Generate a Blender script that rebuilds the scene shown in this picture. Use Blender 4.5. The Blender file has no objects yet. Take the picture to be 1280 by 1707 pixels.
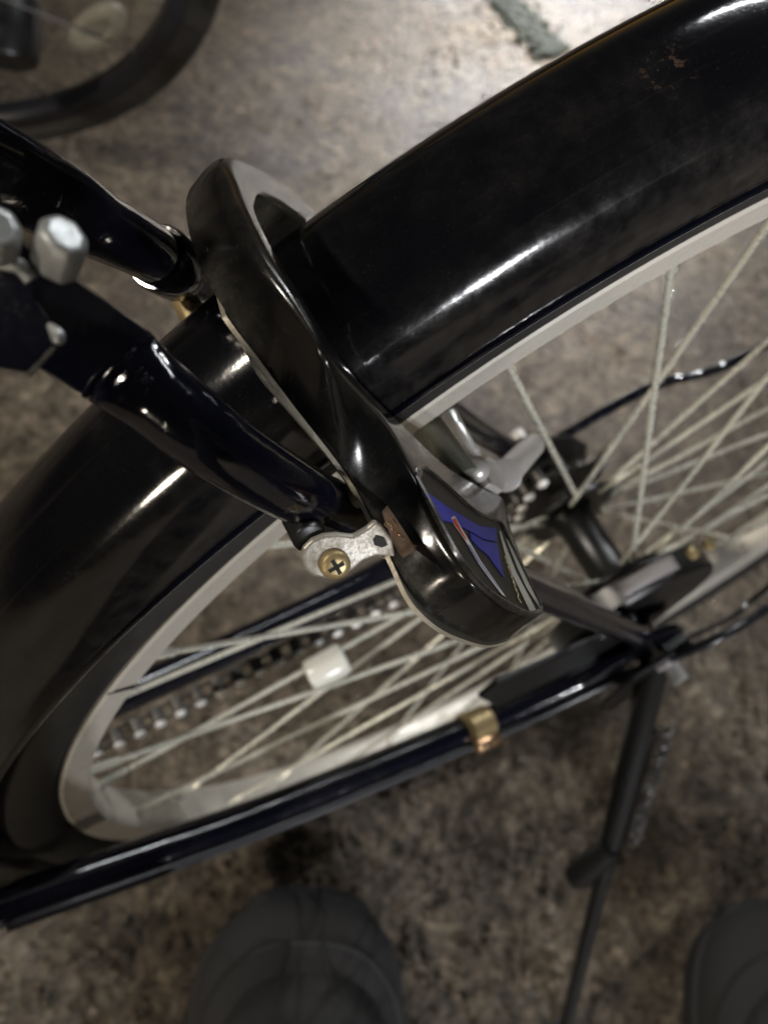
import bpy, bmesh, math, random
from mathutils import Vector, Matrix, noise
random.seed(7)
R_ = math.radians
sc = bpy.context.scene
# ------------------------------------------------------------------ camera
CAM = Vector((-0.3133921, -0.1289981, 0.8022827))
ROT = Matrix(((0.8619864, -0.4678150, 0.1952655),
              (-0.3260961, -0.8066235, -0.4929704),
              (0.3881247, 0.3612585, -0.8478512)))       # rows: right, down, forward
FPX = 1618.33
cd = bpy.data.cameras.new('camera'); cam = bpy.data.objects.new('camera', cd)
sc.collection.objects.link(cam); sc.camera = cam
cd.sensor_fit = 'VERTICAL'; cd.sensor_height = 36.0; cd.lens = FPX / 1707 * 36.0
cd.clip_start = 0.02; cd.clip_end = 200
cm = Matrix((ROT[0], -ROT[1], -ROT[2])).transposed().to_4x4(); cm.translation = CAM
cam.matrix_world = cm
cd.dof.use_dof = True; cd.dof.focus_distance = 0.218
cd.dof.aperture_fstop = (cd.lens / 1000) / 0.0024; cd.dof.aperture_blades = 0
# ------------------------------------------------------------------ world, night sky
w = bpy.data.worlds.new('World'); sc.world = w; w.use_nodes = True
nt = w.node_tree
sky = nt.nodes.new('ShaderNodeTexSky'); sky.sky_type = 'NISHITA'; sky.sun_disc = False
sky.sun_elevation = R_(6); sky.sun_rotation = R_(30)
nt.links.new(sky.outputs[0], nt.nodes['Background'].inputs[0])
nt.nodes['Background'].inputs[1].default_value = 0.0018
# ------------------------------------------------------------------ lamps whose reflections the photograph shows, and an added fill light
def area(name, loc, target, power, size, color, shape='DISK', size_y=None, spread=None):
    l = bpy.data.lights.new(name, 'AREA'); l.energy = power; l.shape = shape; l.size = size
    if size_y: l.size_y = size_y
    if spread: l.spread = R_(spread)
    l.color = color
    o = bpy.data.objects.new(name, l); sc.collection.objects.link(o)
    d = (Vector(target) - Vector(loc)).normalized()
    o.location = loc; o.rotation_euler = d.to_track_quat('-Z', 'Y').to_euler()
    return o
area('street_lamp', (2.15, 2.30, 1.32), (0.68, 0.82, 0), 3.0, 0.22, (0.94, 0.96, 1.0), spread=19)
area('bay_lamp', (1.60, 1.22, 3.2), (0, 0.2, 0), 20, 2.4, (0.94, 0.97, 1.0), 'RECTANGLE', 0.06)
area('bay_lamp', (2.6, 1.9, 2.9), (0, 0.2, 0), 21, 0.07, (0.97, 0.98, 1.0))
for lx, ly, lz, lp in ((-0.12, -2.60, 1.08, 10), (0.02, -2.70, 1.16, 10), (-0.46, -2.50, 0.98, 7), (-0.58, -2.60, 1.10, 7)):
    area('shelter_lamp', (lx, ly, lz), (-0.1, 0, 0.4), lp, 0.045, (0.95, 0.96, 1.0), 'RECTANGLE', 0.03)
area('entrance_lamp', (-2.5, -1.7, 1.0), (-0.2, 0, 0.25), 10, 0.35, (1.0, 0.88, 0.72))
area('far_fill_light', (-2.5, 0.75, 2.35), (0.1, 0, 0.0), 30, 0.20, (1.0, 0.91, 0.79))  # added fill light, placed so its fender reflection hides behind the lock
vs = sc.view_settings; vs.view_transform = 'Standard'; vs.look = 'None'; vs.gamma = 1; vs.exposure = 1.0

# ------------------------------------------------------------------ coordinates
PHI = 13.0; HUBZ = 0.342
def WP(r, deg, y):                       # polar point of the rear wheel
    a = R_(deg + PHI); return Vector((r * math.cos(a), y, r * math.sin(a) + HUBZ))
def ray(px, py): return ROT.transposed() @ Vector(((px - 640) / FPX, (py - 853.5) / FPX, 1))
def uy(px, py, Y):
    d = ray(px, py); return CAM + d * ((Y - CAM.y) / d.y)
def uz(px, py, Z):
    d = ray(px, py); return CAM + d * ((Z - CAM.z) / d.z)
LA = R_(117 + PHI)
ER = Vector((math.cos(LA), 0, math.sin(LA))); ET = Vector((-math.sin(LA), 0, math.cos(LA))); EY = Vector((0, 1, 0))
HUB = Vector((0, 0, HUBZ))
def LP(y, r, s): return HUB + EY * y + ER * r + ET * s     # point of the lock: across, outward, forward
def ul(px, py, s):
    d = ray(px, py); return CAM + d * ((s - (CAM - HUB).dot(ET)) / d.dot(ET))

# ------------------------------------------------------------------ materials
def mat(name, base, rough=0.5, metal=0.0, spec=0.5, coat=0.0):
    m = bpy.data.materials.new(name); m.use_nodes = True
    b = m.node_tree.nodes['Principled BSDF']
    b.inputs['Base Color'].default_value = (*base, 1); b.inputs['Roughness'].default_value = rough
    b.inputs['Metallic'].default_value = metal; b.inputs['Specular IOR Level'].default_value = spec
    b.inputs['Coat Weight'].default_value = coat; b.inputs['Coat Roughness'].default_value = 0.06
    return m
def nd(m, t, **k):
    n = m.node_tree.nodes.new(t)
    for a, v in k.items(): setattr(n, a, v)
    return n
def lk(m, a, b): m.node_tree.links.new(a, b)
def noise_tex(m, scale, detail=4, rough=0.6, coord='Object', stretch=None, dist=0.0):
    tc = nd(m, 'ShaderNodeTexCoord'); n = nd(m, 'ShaderNodeTexNoise')
    n.inputs['Scale'].default_value = scale; n.inputs['Detail'].default_value = detail
    n.inputs['Roughness'].default_value = rough; n.inputs['Distortion'].default_value = dist
    if stretch:
        mp = nd(m, 'ShaderNodeMapping'); mp.inputs['Scale'].default_value = stretch
        lk(m, tc.outputs[coord], mp.inputs[0]); lk(m, mp.outputs[0], n.inputs['Vector'])
    else: lk(m, tc.outputs[coord], n.inputs['Vector'])
    return n.outputs['Fac']
def ramp(m, src, stops):
    r = nd(m, 'ShaderNodeValToRGB'); e = r.color_ramp.elements
    while len(e) < len(stops): e.new(0.5)
    for q, (p, c) in zip(e, stops): q.position = p; q.color = (*c, 1) if len(c) == 3 else c
    lk(m, src, r.inputs[0]); return r.outputs[0]
def bw(m, src, p0, v0, p1, v1): return ramp(m, src, [(p0, (v0,) * 3), (p1, (v1,) * 3)])
def mixc(m, fac, a, b):
    x = nd(m, 'ShaderNodeMix', data_type='RGBA')
    for s, i in ((fac, 0), (a, 6), (b, 7)):
        if isinstance(s, tuple): x.inputs[i].default_value = (*s, 1)
        elif isinstance(s, float): x.inputs[i].default_value = s
        else: lk(m, s, x.inputs[i])
    return x.outputs[2]
def mth(m, op, a, b=None):
    x = nd(m, 'ShaderNodeMath', operation=op)
    for s, i in ((a, 0), (b, 1)):
        if s is None: continue
        if isinstance(s, (float, int)): x.inputs[i].default_value = s
        else: lk(m, s, x.inputs[i])
    return x.outputs[0]
def bump(m, h, strength, dist):
    b = nd(m, 'ShaderNodeBump'); b.inputs['Strength'].default_value = strength; b.inputs['Distance'].default_value = dist
    lk(m, h, b.inputs['Height']); lk(m, b.outputs[0], P(m).inputs['Normal'])
def P(m): return m.node_tree.nodes['Principled BSDF']

def gloss_black(name, dust, tint=(0.0035, 0.0035, 0.0045), dustcol=(0.11, 0.10, 0.085), uvstretch=None, up=0.0, coat=0.45, wave=0.10, spec=0.5, rough=0.10, worn=0.0):
    """black enamel with a film of road dust: patches, fine specks and hairline scratches"""
    m = mat(name, tint, 0.13, 0, spec, 0.35)
    big = noise_tex(m, 26, 5, 0.65)
    fine = noise_tex(m, 1500, 2, 0.6)
    mid = noise_tex(m, 170, 4, 0.7)
    patch = bw(m, big, 0.50, 0, 0.74, 1)
    speck = mth(m, 'MULTIPLY', bw(m, fine, 0.60, 0, 0.74, 1), bw(m, mid, 0.42, 0.05, 0.7, 1))
    film = mth(m, 'MULTIPLY', patch, bw(m, mid, 0.35, 0.2, 0.75, 1))
    f = mth(m, 'ADD', mth(m, 'MULTIPLY', speck, 0.42 * dust), mth(m, 'MULTIPLY', film, 0.42 * dust))
    if uvstretch:
        sc1 = noise_tex(m, 1.0, 3, 0.6, 'UV', uvstretch)
        f = mth(m, 'ADD', f, mth(m, 'MULTIPLY', bw(m, sc1, 0.58, 0, 0.80, 1), 0.30 * dust))
    if uvstretch:      # road dirt lies thicker towards the two edges of the mudguard
        tc = nd(m, 'ShaderNodeTexCoord'); sx = nd(m, 'ShaderNodeSeparateXYZ'); lk(m, tc.outputs['UV'], sx.inputs[0])
        ed = mth(m, 'ADD', bw(m, sx.outputs[1], .006, 1, .034, 0), bw(m, sx.outputs[1], .075, 0, .1, 1))
        f = mth(m, 'ADD', f, mth(m, 'MULTIPLY', mth(m, 'MULTIPLY', ed, bw(m, mid, .36, .15, .66, 1)), .17))
    if worn:           # dust and rub marks along the convex edges
        gp = nd(m, 'ShaderNodeNewGeometry')
        f = mth(m, 'ADD', f, mth(m, 'MULTIPLY', mth(m, 'MULTIPLY', bw(m, gp.outputs['Pointiness'], .505, 0, .56, 1), bw(m, mid, .32, .2, .62, 1)), worn))
    if up:
        g = nd(m, 'ShaderNodeNewGeometry'); sx = nd(m, 'ShaderNodeSeparateXYZ'); lk(m, g.outputs['Normal'], sx.inputs[0])
        u = mth(m, 'MULTIPLY', bw(m, sx.outputs[2], 0.35, 0, 1.0, 1), up)
        f = mth(m, 'ADD', f, mth(m, 'MULTIPLY', u, bw(m, mid, 0.3, 0.25, 0.7, 1)))
    f = mth(m, 'MINIMUM', f, 0.75)
    lk(m, mixc(m, f, tint, dustcol), P(m).inputs['Base Color'])
    lk(m, mth(m, 'ADD', mth(m, 'MULTIPLY', f, 0.80), rough), P(m).inputs['Roughness'])
    lk(m, mth(m, 'SUBTRACT', coat, mth(m, 'MULTIPLY', f, 0.6)), P(m).inputs['Coat Weight'])
    bump(m, mth(m, 'ADD', big, mth(m, 'MULTIPLY', f, 0.3)), wave, 0.002)
    return m
M_fender = gloss_black('fender_black_enamel', 0.24, uvstretch=(5, 260, 1))
M_frame = gloss_black('frame_black_enamel', 0.22, tint=(0.0035, 0.0038, 0.008), wave=0.32)
M_lock = gloss_black('lock_black_enamel', 0.34, tint=(0.0035, 0.0035, 0.0036), up=0.06, coat=0.10, spec=0.40, rough=0.13, worn=0.20)
# rust spot on the fender, where the paint is chipped
def rust_chip(m, center, rad):
    tc = nd(m, 'ShaderNodeTexCoord'); d = nd(m, 'ShaderNodeVectorMath', operation='DISTANCE')
    lk(m, tc.outputs['Object'], d.inputs[0]); d.inputs[1].default_value = center
    n = noise_tex(m, 420, 4, 0.7)
    k = mth(m, 'MULTIPLY', bw(m, d.outputs['Value'], rad * .2, 1, rad, 0), bw(m, n, 0.55, 0, 0.62, 1))
    b = P(m).inputs['Base Color']; old = b.links[0].from_socket
    lk(m, mixc(m, k, old, (0.075, 0.050, 0.032)), b)

def metal(name, base, rough, dirt, dirtcol=(0.10, 0.085, 0.06), scale=60, met=1.0):
    m = mat(name, base, rough, met)
    n = noise_tex(m, scale, 6, 0.7); n2 = noise_tex(m, scale * 9, 3, 0.6)
    f = mth(m, 'MULTIPLY', mth(m, 'ADD', bw(m, n, 0.42, 0, 0.72, 1), mth(m, 'MULTIPLY', bw(m, n2, .5, 0, .75, 1), .5)), dirt)
    f = mth(m, 'MINIMUM', f, 1.0)
    lk(m, mixc(m, f, base, dirtcol), P(m).inputs['Base Color'])
    lk(m, mth(m, 'SUBTRACT', met, mth(m, 'MULTIPLY', f, met * 0.8)), P(m).inputs['Metallic'])
    lk(m, mth(m, 'ADD', mth(m, 'MULTIPLY', f, 0.4), rough), P(m).inputs['Roughness'])
    bump(m, n2, 0.08, 0.0006)
    return m
M_rim = metal('rim_dull_aluminium', (0.66, 0.625, 0.55), 0.36, 0.40, (0.26, 0.22, 0.165), 45, 0.35)
M_spoke = metal('zinc_spoke', (0.80, 0.79, 0.68), 0.24, 0.30, (0.30, 0.26, 0.19), 90, 0.55)
M_zinc = metal('galvanised_steel', (0.30, 0.285, 0.25), 0.36, 0.75, (0.20, 0.16, 0.10), 160, 0.5)
M_edge = metal('worn_plate_edge', (0.36, 0.33, 0.26), 0.42, 0.6, (0.18, 0.14, 0.09), 200, 0.4)
M_chrome = metal('chrome', (0.82, 0.82, 0.80), 0.22, 0.25, (0.4, 0.37, 0.3), 120, 0.6)
M_bolt = metal('silver_seat_bolt', (0.36, 0.375, 0.375), 0.36, 0.5, (0.12, 0.11, 0.09), 200, 0.7)
M_brass = metal('yellow_zinc_screw', (0.36, 0.285, 0.14), 0.36, 0.8, (0.16, 0.10, 0.045), 420, 0.7)
M_rusty = metal('bronze_rusty_latch', (0.30, 0.20, 0.13), 0.40, 0.6, (0.12, 0.065, 0.035), 260, 0.6)
M_copper = metal('bright_bronze_tooth', (0.80, 0.52, 0.30), 0.25, 0.3, (0.2, 0.1, 0.04), 500)
M_steel = metal('dull_steel', (0.52, 0.50, 0.48), 0.30, 0.30, (0.2, 0.17, 0.14), 110, 0.4)
M_guide = metal('greenish_zinc_guide', (0.20, 0.205, 0.17), 0.38, 0.4, (0.1, 0.09, 0.06), 120, 0.4)
M_chain = metal('oily_chain', (0.10, 0.095, 0.09), 0.42, 0.6, (0.03, 0.025, 0.02), 300)
M_pin_glint = metal('chain_pin_glint', (0.80, 0.79, 0.76), 0.40, 0.15, (0.4, 0.36, 0.3), 300, 0.1)  # pale colour stands in for glints on the chain pin ends
M_blackmetal = mat('black_painted_steel', (0.006, 0.006, 0.006), 0.35)
M_cable = mat('black_cable_sleeve', (0.012, 0.012, 0.015), 0.30)
M_plastic = mat('pale_reflector', (0.55, 0.545, 0.49), 0.2, 0, 0.5)
M_cream = mat('cream_reflector', (0.20, 0.18, 0.135), 0.5)
M_label = mat('grey_brake_label', (0.20, 0.185, 0.18), 0.55)
M_blue = mat('blue_print', (0.030, 0.032, 0.26), 0.32, 0, 0.04)
M_red = mat('red_print', (0.40, 0.035, 0.015), 0.32, 0, 0.04)
M_pale = mat('pale_print', (0.48, 0.45, 0.42), 0.32, 0, 0.04)
M_bluegrey = mat('blue_grey_print', (0.20, 0.20, 0.34), 0.32, 0, 0.04)
M_greystripe = mat('grey_stripe_print', (0.50, 0.48, 0.41), 0.32, 0, 0.04)
M_gold = mat('gold_print', (0.75, 0.62, 0.36), 0.32, 0, 0.04)
M_panel = mat('sticker_ground', (0.016, 0.0145, 0.012), 0.32, 0, 0.04)

M_tyre = mat('tyre_rubber', (0.014, 0.013, 0.012), 0.72)
_n = noise_tex(M_tyre, 60, 5, 0.7); _f = noise_tex(M_tyre, 500, 2)
lk(M_tyre, mixc(M_tyre, bw(M_tyre, _n, .4, 0, .75, .35), (0.013, 0.012, 0.011), (0.045, 0.038, 0.028)), P(M_tyre).inputs['Base Color'])
bump(M_tyre, _f, 0.3, 0.001)

M_ground = mat('damp_rough_pavement', (0.2, 0.18, 0.15), 0.6)
def build_ground_mat():
    m = M_ground
    big = noise_tex(m, 5.5, 6, 0.62, dist=0.4); mid = noise_tex(m, 40, 8, 0.78); fine = noise_tex(m, 120, 5, 0.7)
    vor = nd(m, 'ShaderNodeTexVoronoi'); vor.inputs['Scale'].default_value = 95
    tc = nd(m, 'ShaderNodeTexCoord'); lk(m, tc.outputs['Object'], vor.inputs['Vector'])
    c1 = ramp(m, big, [(.32, (0.066, 0.050, 0.033)), (.50, (0.148, 0.119, 0.085)), (.70, (0.25, 0.211, 0.162))])
    c2 = ramp(m, mid, [(.34, (0.42, 0.40, 0.38)), (.50, (0.92, 0.90, 0.88)), (.64, (1.60, 1.58, 1.55))])
    x = nd(m, 'ShaderNodeMix', data_type='RGBA', blend_type='MULTIPLY'); x.inputs[0].default_value = 1.0
    lk(m, c1, x.inputs[6]); lk(m, c2, x.inputs[7])
    agg = bw(m, vor.outputs['Distance'], .15, 1.0, .5, 0.55)
    y = nd(m, 'ShaderNodeMix', data_type='RGBA', blend_type='MULTIPLY'); y.inputs[0].default_value = 0.6
    lk(m, x.outputs[2], y.inputs[6]); lk(m, agg, y.inputs[7])
    gr = nd(m, 'ShaderNodeMix', data_type='RGBA', blend_type='MULTIPLY'); gr.inputs[0].default_value = 1.0
    lk(m, y.outputs[2], gr.inputs[6]); lk(m, bw(m, fine, .36, .45, .62, 1.65), gr.inputs[7])
    lk(m, gr.outputs[2], P(m).inputs['Base Color'])
    wet = bw(m, big, .38, .44, .62, .17)
    lk(m, mth(m, 'ADD', wet, mth(m, 'MULTIPLY', mid, .15)), P(m).inputs['Roughness'])
    h = mth(m, 'ADD', mth(m, 'MULTIPLY', mid, .8), mth(m, 'ADD', mth(m, 'MULTIPLY', fine, .45), mth(m, 'MULTIPLY', agg, .35)))
    bump(m, h, 1.0, 0.012)
build_ground_mat()
M_moss = mat('moss', (0.05, 0.07, 0.022), 0.9)
_n = noise_tex(M_moss, 70, 4); lk(M_moss, ramp(M_moss, _n, [(.35, (0.006, 0.008, 0.002)), (.65, (0.020, 0.024, 0.007))]), P(M_moss).inputs['Base Color'])
M_glint_chip = mat('white_glint_chip', (0.85, 0.83, 0.79), 0.18, 0.5, 0.8)  # white colour stands in for glints off the ground grit
M_cloth = mat('shoe_charcoal_mesh', (0.014, 0.0135, 0.014), 0.85)
_n = noise_tex(M_cloth, 900, 2); bump(M_cloth, _n, 0.4, 0.0008)
M_seam = mat('shoe_black_seam', (0.006, 0.006, 0.006), 0.7)
M_tongue = mat('shoe_black_upper', (0.010, 0.010, 0.010), 0.8)
M_trouser = mat('black_trouser_cloth', (0.012, 0.012, 0.014), 0.9)
M_eyelet = mat('silver_eyelet', (0.7, 0.7, 0.7), 0.3, 1.0)
M_skin = mat('skin', (0.45, 0.27, 0.19), 0.5)

# ------------------------------------------------------------------ mesh helpers
class MB:
    def __init__(s): s.v = []; s.f = []; s.uv = {}; s.mi = []; s.m = 0
    def add(s, vs, fs):
        b = len(s.v); s.v += [Vector(p) for p in vs]; s.f += [tuple(b + i for i in f) for f in fs]; s.mi += [s.m] * len(fs)
        return b
    def rings(s, rings, close=True, cap=True):
        n = len(rings[0]); vs = [p for r in rings for p in r]; fs = []
        for i in range(len(rings) - 1):
            for j in range(n if close else n - 1):
                k = (j + 1) % n
                fs.append((i * n + j, i * n + k, (i + 1) * n + k, (i + 1) * n + j))
        if cap and close:
            fs.append(tuple(reversed(range(n)))); fs.append(tuple((len(rings) - 1) * n + j for j in range(n)))
        s.add(vs, fs); return s
    def tube(s, pts, rad, seg=12, cap=True):
        pts = [Vector(p) for p in pts]
        if not hasattr(rad, '__len__'): rad = [rad] * len(pts)
        rings = []; prev = None
        for i, p in enumerate(pts):
            t = (pts[min(i + 1, len(pts) - 1)] - pts[max(i - 1, 0)]).normalized()
            if prev is None:
                a = Vector((0, 0, 1)) if abs(t.z) < .9 else Vector((1, 0, 0)); u = t.cross(a).normalized()
            else: u = (prev - t * prev.dot(t)).normalized()
            prev = u; v = t.cross(u)
            rings.append([p + (u * math.cos(2 * math.pi * k / seg) + v * math.sin(2 * math.pi * k / seg)) * rad[i] for k in range(seg)])
        return s.rings(rings, True, cap)
    def cyl(s, a, b, r, seg=20, bev=0.0):
        a, b = Vector(a), Vector(b)
        if bev:
            d = (b - a).normalized() * bev
            return s.tube([a, a + d * .3, a + d, b - d, b - d * .3, b], [r - bev, r - bev * .3, r, r, r - bev * .3, r - bev], seg)
        return s.tube([a, b], r, seg)
    def prism(s, poly, off):
        """poly: list of points (flat outline), off: vector"""
        n = len(poly); off = Vector(off); vs = [Vector(p) for p in poly] + [Vector(p) + off for p in poly]
        fs = [tuple(range(n)), tuple(reversed(range(n, 2 * n)))] + [(i, n + i, n + (i + 1) % n, (i + 1) % n) for i in range(n)]
        s.add(vs, fs); return s
    def box(s, c, u, v, w):
        c, u, v, w = map(Vector, (c, u, v, w))
        return s.prism([c - u - v - w, c + u - v - w, c + u + v - w, c - u + v - w], w * 2)
    def ball(s, c, r, seg=12, rings=8, sq=(1, 1, 1)):
        R = []
        for i in range(rings + 1):
            a = math.pi * (0.02 + 0.96 * i / rings) - math.pi / 2
            R.append([Vector(c) + Vector((math.cos(a) * math.cos(2 * math.pi * k / seg) * r * sq[0], math.cos(a) * math.sin(2 * math.pi * k / seg) * r * sq[1], math.sin(a) * r * sq[2])) for k in range(seg)])
        return s.rings(R)
    def build(s, name, m, parent=None, smooth=True, angle=40, bevel=0.0):
        me = bpy.data.meshes.new(name); me.from_pydata([tuple(p) for p in s.v], [], s.f); me.update()
        bm = bmesh.new(); bm.from_mesh(me); bmesh.ops.recalc_face_normals(bm, faces=bm.faces); bm.to_mesh(me); bm.free()
        for q in (m if isinstance(m, (list, tuple)) else [m]): me.materials.append(q)
        if any(s.mi):
            for p, i in zip(me.polygons, s.mi): p.material_index = i
        o = bpy.data.objects.new(name, me); sc.collection.objects.link(o)
        if smooth:
            me.polygons.foreach_set('use_smooth', [True] * len(me.polygons)); me.set_sharp_from_angle(angle=R_(angle))
        if bevel:
            b = o.modifiers.new('bevel', 'BEVEL'); b.width = bevel; b.segments = 3; b.limit_method = 'ANGLE'; b.angle_limit = R_(35)
        if parent: put(o, parent)
        return o
def origin(o):
    p = Vector((0, 0, 0)); q = o
    while q is not None: p += q.location; q = q.parent
    return p
def put(o, parent):
    o.parent = parent; o.location -= origin(parent)
def thing(name, loc, label, cat, group=None):
    o = bpy.data.objects.new(name, None); sc.collection.objects.link(o); o.location = loc; o.empty_display_size = .05
    o['label'] = label; o['category'] = cat
    if group: o['group'] = group
    return o
def part_empty(name, parent, loc):
    o = bpy.data.objects.new(name, None); sc.collection.objects.link(o); o.empty_display_size = .03
    o.location = Vector(loc); put(o, parent); return o
def cat_rom(pts, n):
    pts = [Vector(p) for p in pts]; out = []
    for i in range(len(pts) - 1):
        p0, p1, p2, p3 = pts[max(i - 1, 0)], pts[i], pts[i + 1], pts[min(i + 2, len(pts) - 1)]
        for k in range(n):
            t = k / n
            out.append(0.5 * ((2 * p1) + (p2 - p0) * t + (2 * p0 - 5 * p1 + 4 * p2 - p3) * t * t + (3 * p1 - p0 - 3 * p2 + p3) * t ** 3))
    out.append(pts[-1]); return out
def revolve(profile, a0, a1, n, fn, close_profile=True):
    """profile of (r, y) swept round the wheel by fn(r, deg, y)"""
    full = abs(a1 - a0) >= 359.9
    rings = [[fn(r, a0 + (a1 - a0) * i / n, y) for r, y in profile] for i in range(n + (0 if full else 1))]
    m = MB()
    if full: rings.append(rings[0])
    return m.rings(rings, close_profile, not full)

# ------------------------------------------------------------------ the setting: pavement, moss in its joint, grit
def ground():
    n0, n1 = 300, 300; x0, x1, y0, y1 = -0.9, 1.5, -0.6, 1.9
    vs = []; fs = []
    for j in range(n1 + 1):
        for i in range(n0 + 1):
            x = x0 + (x1 - x0) * i / n0; y = y0 + (y1 - y0) * j / n1
            k = min(1, min(x - x0, x1 - x, y - y0, y1 - y) / 0.2)
            near = max(0, min(1, (0.25 - y) / 0.25))
            z = noise.fractal(Vector((x * 5, y * 5, 3)), 1, 2, 4) * .003 + noise.noise(Vector((x * 34, y * 34, 1))) * (.0012 + .0040 * near) + noise.noise(Vector((x * 85, y * 85, 9))) * (.0006 + .0045 * near)
            vs.append((x, y, min(z, .004) * max(k, 0)))
    for j in range(n1):
        for i in range(n0):
            a = j * (n0 + 1) + i; fs.append((a, a + 1, a + n0 + 2, a + n0 + 1))
    S = 60; b = len(vs)
    edge = [(x0, y0), (x1, y0), (x1, y1), (x0, y1)]; far = [(-S, -S), (S, -S), (S, S), (-S, S)]
    vs += [(x, y, 0) for x, y in edge] + [(x, y, 0) for x, y in far]
    for i in range(4):
        j = (i + 1) % 4; fs.append((b + i, b + j, b + 4 + j, b + 4 + i))
    m = MB(); m.add(vs, fs); o = m.build('pavement', M_ground); o['kind'] = 'structure'; return o
ground()
def moss():
    a, b = uz(775, -60, 0), uz(925, 90, 0)
    m = MB(); rnd = random.Random(3)
    d = (b - a); nrm = Vector((-d.y, d.x, 0)).normalized()
    for i in range(800):
        t = rnd.random() ** .8; p = a + d * t + nrm * rnd.gauss(0, .010 + .006 * abs(math.sin(t * 7)))
        r = rnd.uniform(.003, .008)
        m.ball((p.x, p.y, .001), r, 6, 4, (1, 1, rnd.uniform(.5, 1.1)))
    o = m.build('moss', M_moss); o['kind'] = 'stuff'
moss()
def grit():  # white chips added as the ground's sparkle
    m = MB(); rnd = random.Random(11)
    for i in range(360):
        if i < 260: p = uz(rnd.uniform(1060, 1310), rnd.uniform(370, 640), 0)
        else: p = Vector((rnd.uniform(-.6, .9), rnd.uniform(-.4, .8), 0))
        r = rnd.uniform(.0011, .0026)
        vs = [Vector((rnd.uniform(-1, 1), rnd.uniform(-1, 1), rnd.uniform(.2, 1.6))) * r + p + Vector((0, 0, .002)) for _ in range(4)]
        m.add(vs, [(0, 1, 2), (0, 2, 3), (0, 3, 1), (1, 3, 2)])
    o = m.build('gravel', M_glint_chip, smooth=False); o['kind'] = 'stuff'
grit()
def loose_stones():
    m = MB(); rnd = random.Random(5)
    for i in range(3800):
        if i < 2400: x, y = rnd.uniform(-.5, .3), rnd.uniform(-.34, .12)
        else: x, y = rnd.uniform(-.4, 1.0), rnd.uniform(0, 1.15)
        r = rnd.uniform(.0012, .0042) * (1 if i < 2400 else .75)
        m.ball((x, y, r * .25 + .001), r, 5, 4, (rnd.uniform(.8, 1.5), rnd.uniform(.8, 1.4), rnd.uniform(.5, .9)))
    o = m.build('gravel', M_ground, angle=20); o['kind'] = 'stuff'
loose_stones()

# ------------------------------------------------------------------ bicycle
bike = thing('bicycle', (0, 0, 0), 'black city bicycle on its side stand, rear wheel filling the close-up', 'bicycle')
RIM = [(.312, -.0128), (.3105, -.0134), (.3085, -.0128), (.302, -.0125), (.2995, -.0120), (.2978, -.0100), (.2966, -.006), (.2962, 0)]
RIM = RIM + [(r, -y) for r, y in reversed(RIM[:-1])] + [(.3120, .0108), (.3060, .0105), (.3035, 0), (.3060, -.0105), (.3120, -.0108)]
TYRE = [(.3125, -.0104), (.3150, -.0138), (.3200, -.0168), (.3265, -.0177), (.3330, -.0165), (.3352, -.0150), (.3385, -.0108), (.3408, -.0055), (.3415, 0)]
TYRE = TYRE + [(r, -y) for r, y in reversed(TYRE[:-1])] + [(.3100, .0095), (.3080, 0), (.3100, -.0095)]

def spoke_set(parent, fn, r_rim, flange, count=32, near0=98.0, dia=.00128, every=1):
    step = 360 / count * 2
    for side, a0 in ((-1, near0), (1, near0 - step / 2)):
        for k in range(0, count // 2, every):
            th = a0 + step * k; sg = -1 if k % 2 == (0 if side < 0 else 1) else 1
            a = fn(r_rim, th, .0035 * side); b = fn(flange, th + sg * 17, .0225 * side + (.0012 if (k % 2) else -.0012))
            yield a, b
def wheel(parent, fn, loc, nseg=160):
    wh = part_empty('rear_wheel', parent, loc)
    revolve(TYRE, 0, 360, nseg, fn).build('tyre', M_tyre, wh, angle=60)
    revolve(RIM, 0, 360, nseg, fn).build('rim', M_rim, wh, angle=28)
    return wh
rw = wheel(bike, WP, HUB)
for a, b in spoke_set(rw, WP, .2960, .0255):
    m = MB().tube([a.lerp(b, t) for t in (0, .035, .5, 1)], .0013, 8); d = (b - a).normalized()
    m.tube([a - d * .001, a + d * .003, a + d * .013, a + d * .0145], [.0024, .0022, .0020, .0014], 8)
    m.build('spoke', M_spoke, rw)
# rim seams: thin dark joints across the rim wall
for deg in (92.6, 143.5):
    s = MB(); s.box(WP(.3062, deg, -.0130), (WP(.3062, deg, 0) - WP(.300, deg, 0)) * .85, (WP(.306, deg + .1, 0) - WP(.306, deg, 0)).normalized() * .0006, (0, .0004, 0))
    s.build('rim_seam', M_blackmetal, rw)
h = MB()
def hubring(y, r): return [WP(r, k * 15, y) for k in range(24)]
h.rings([hubring(y, r) for y, r in ((-.030, .008), (-.0265, .008), (-.0262, .029), (-.0235, .0295), (-.0232, .016), (-.015, .0115), (.015, .0115), (.0232, .016), (.0235, .0295), (.0262, .029), (.0265, .008), (.032, .008))])
h.build('hub', M_blackmetal, rw, angle=30)
MB().cyl(WP(0, 0, -.088), WP(0, 0, .085), .0048).build('axle', M_steel, rw)
for y in (-.074, .070):
    n = MB(); n.rings([[WP(.0085, k * 60, yy) for k in range(6)] for yy in (y - .004, y + .004)]); n.build('axle_nut', M_steel, rw, smooth=False, bevel=.0006)
# sprocket on the far side
sp = []
for k in range(16):
    for q, r in ((0, .030), (.3, .030), (.5, .0355), (.7, .030)): sp.append((r, (k + q) * 22.5))
m = MB(); m.rings([[WP(r, a, y) for r, a in sp] for y in (.0385, .0415)]); m.build('sprocket', M_chain, rw, smooth=False)
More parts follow.
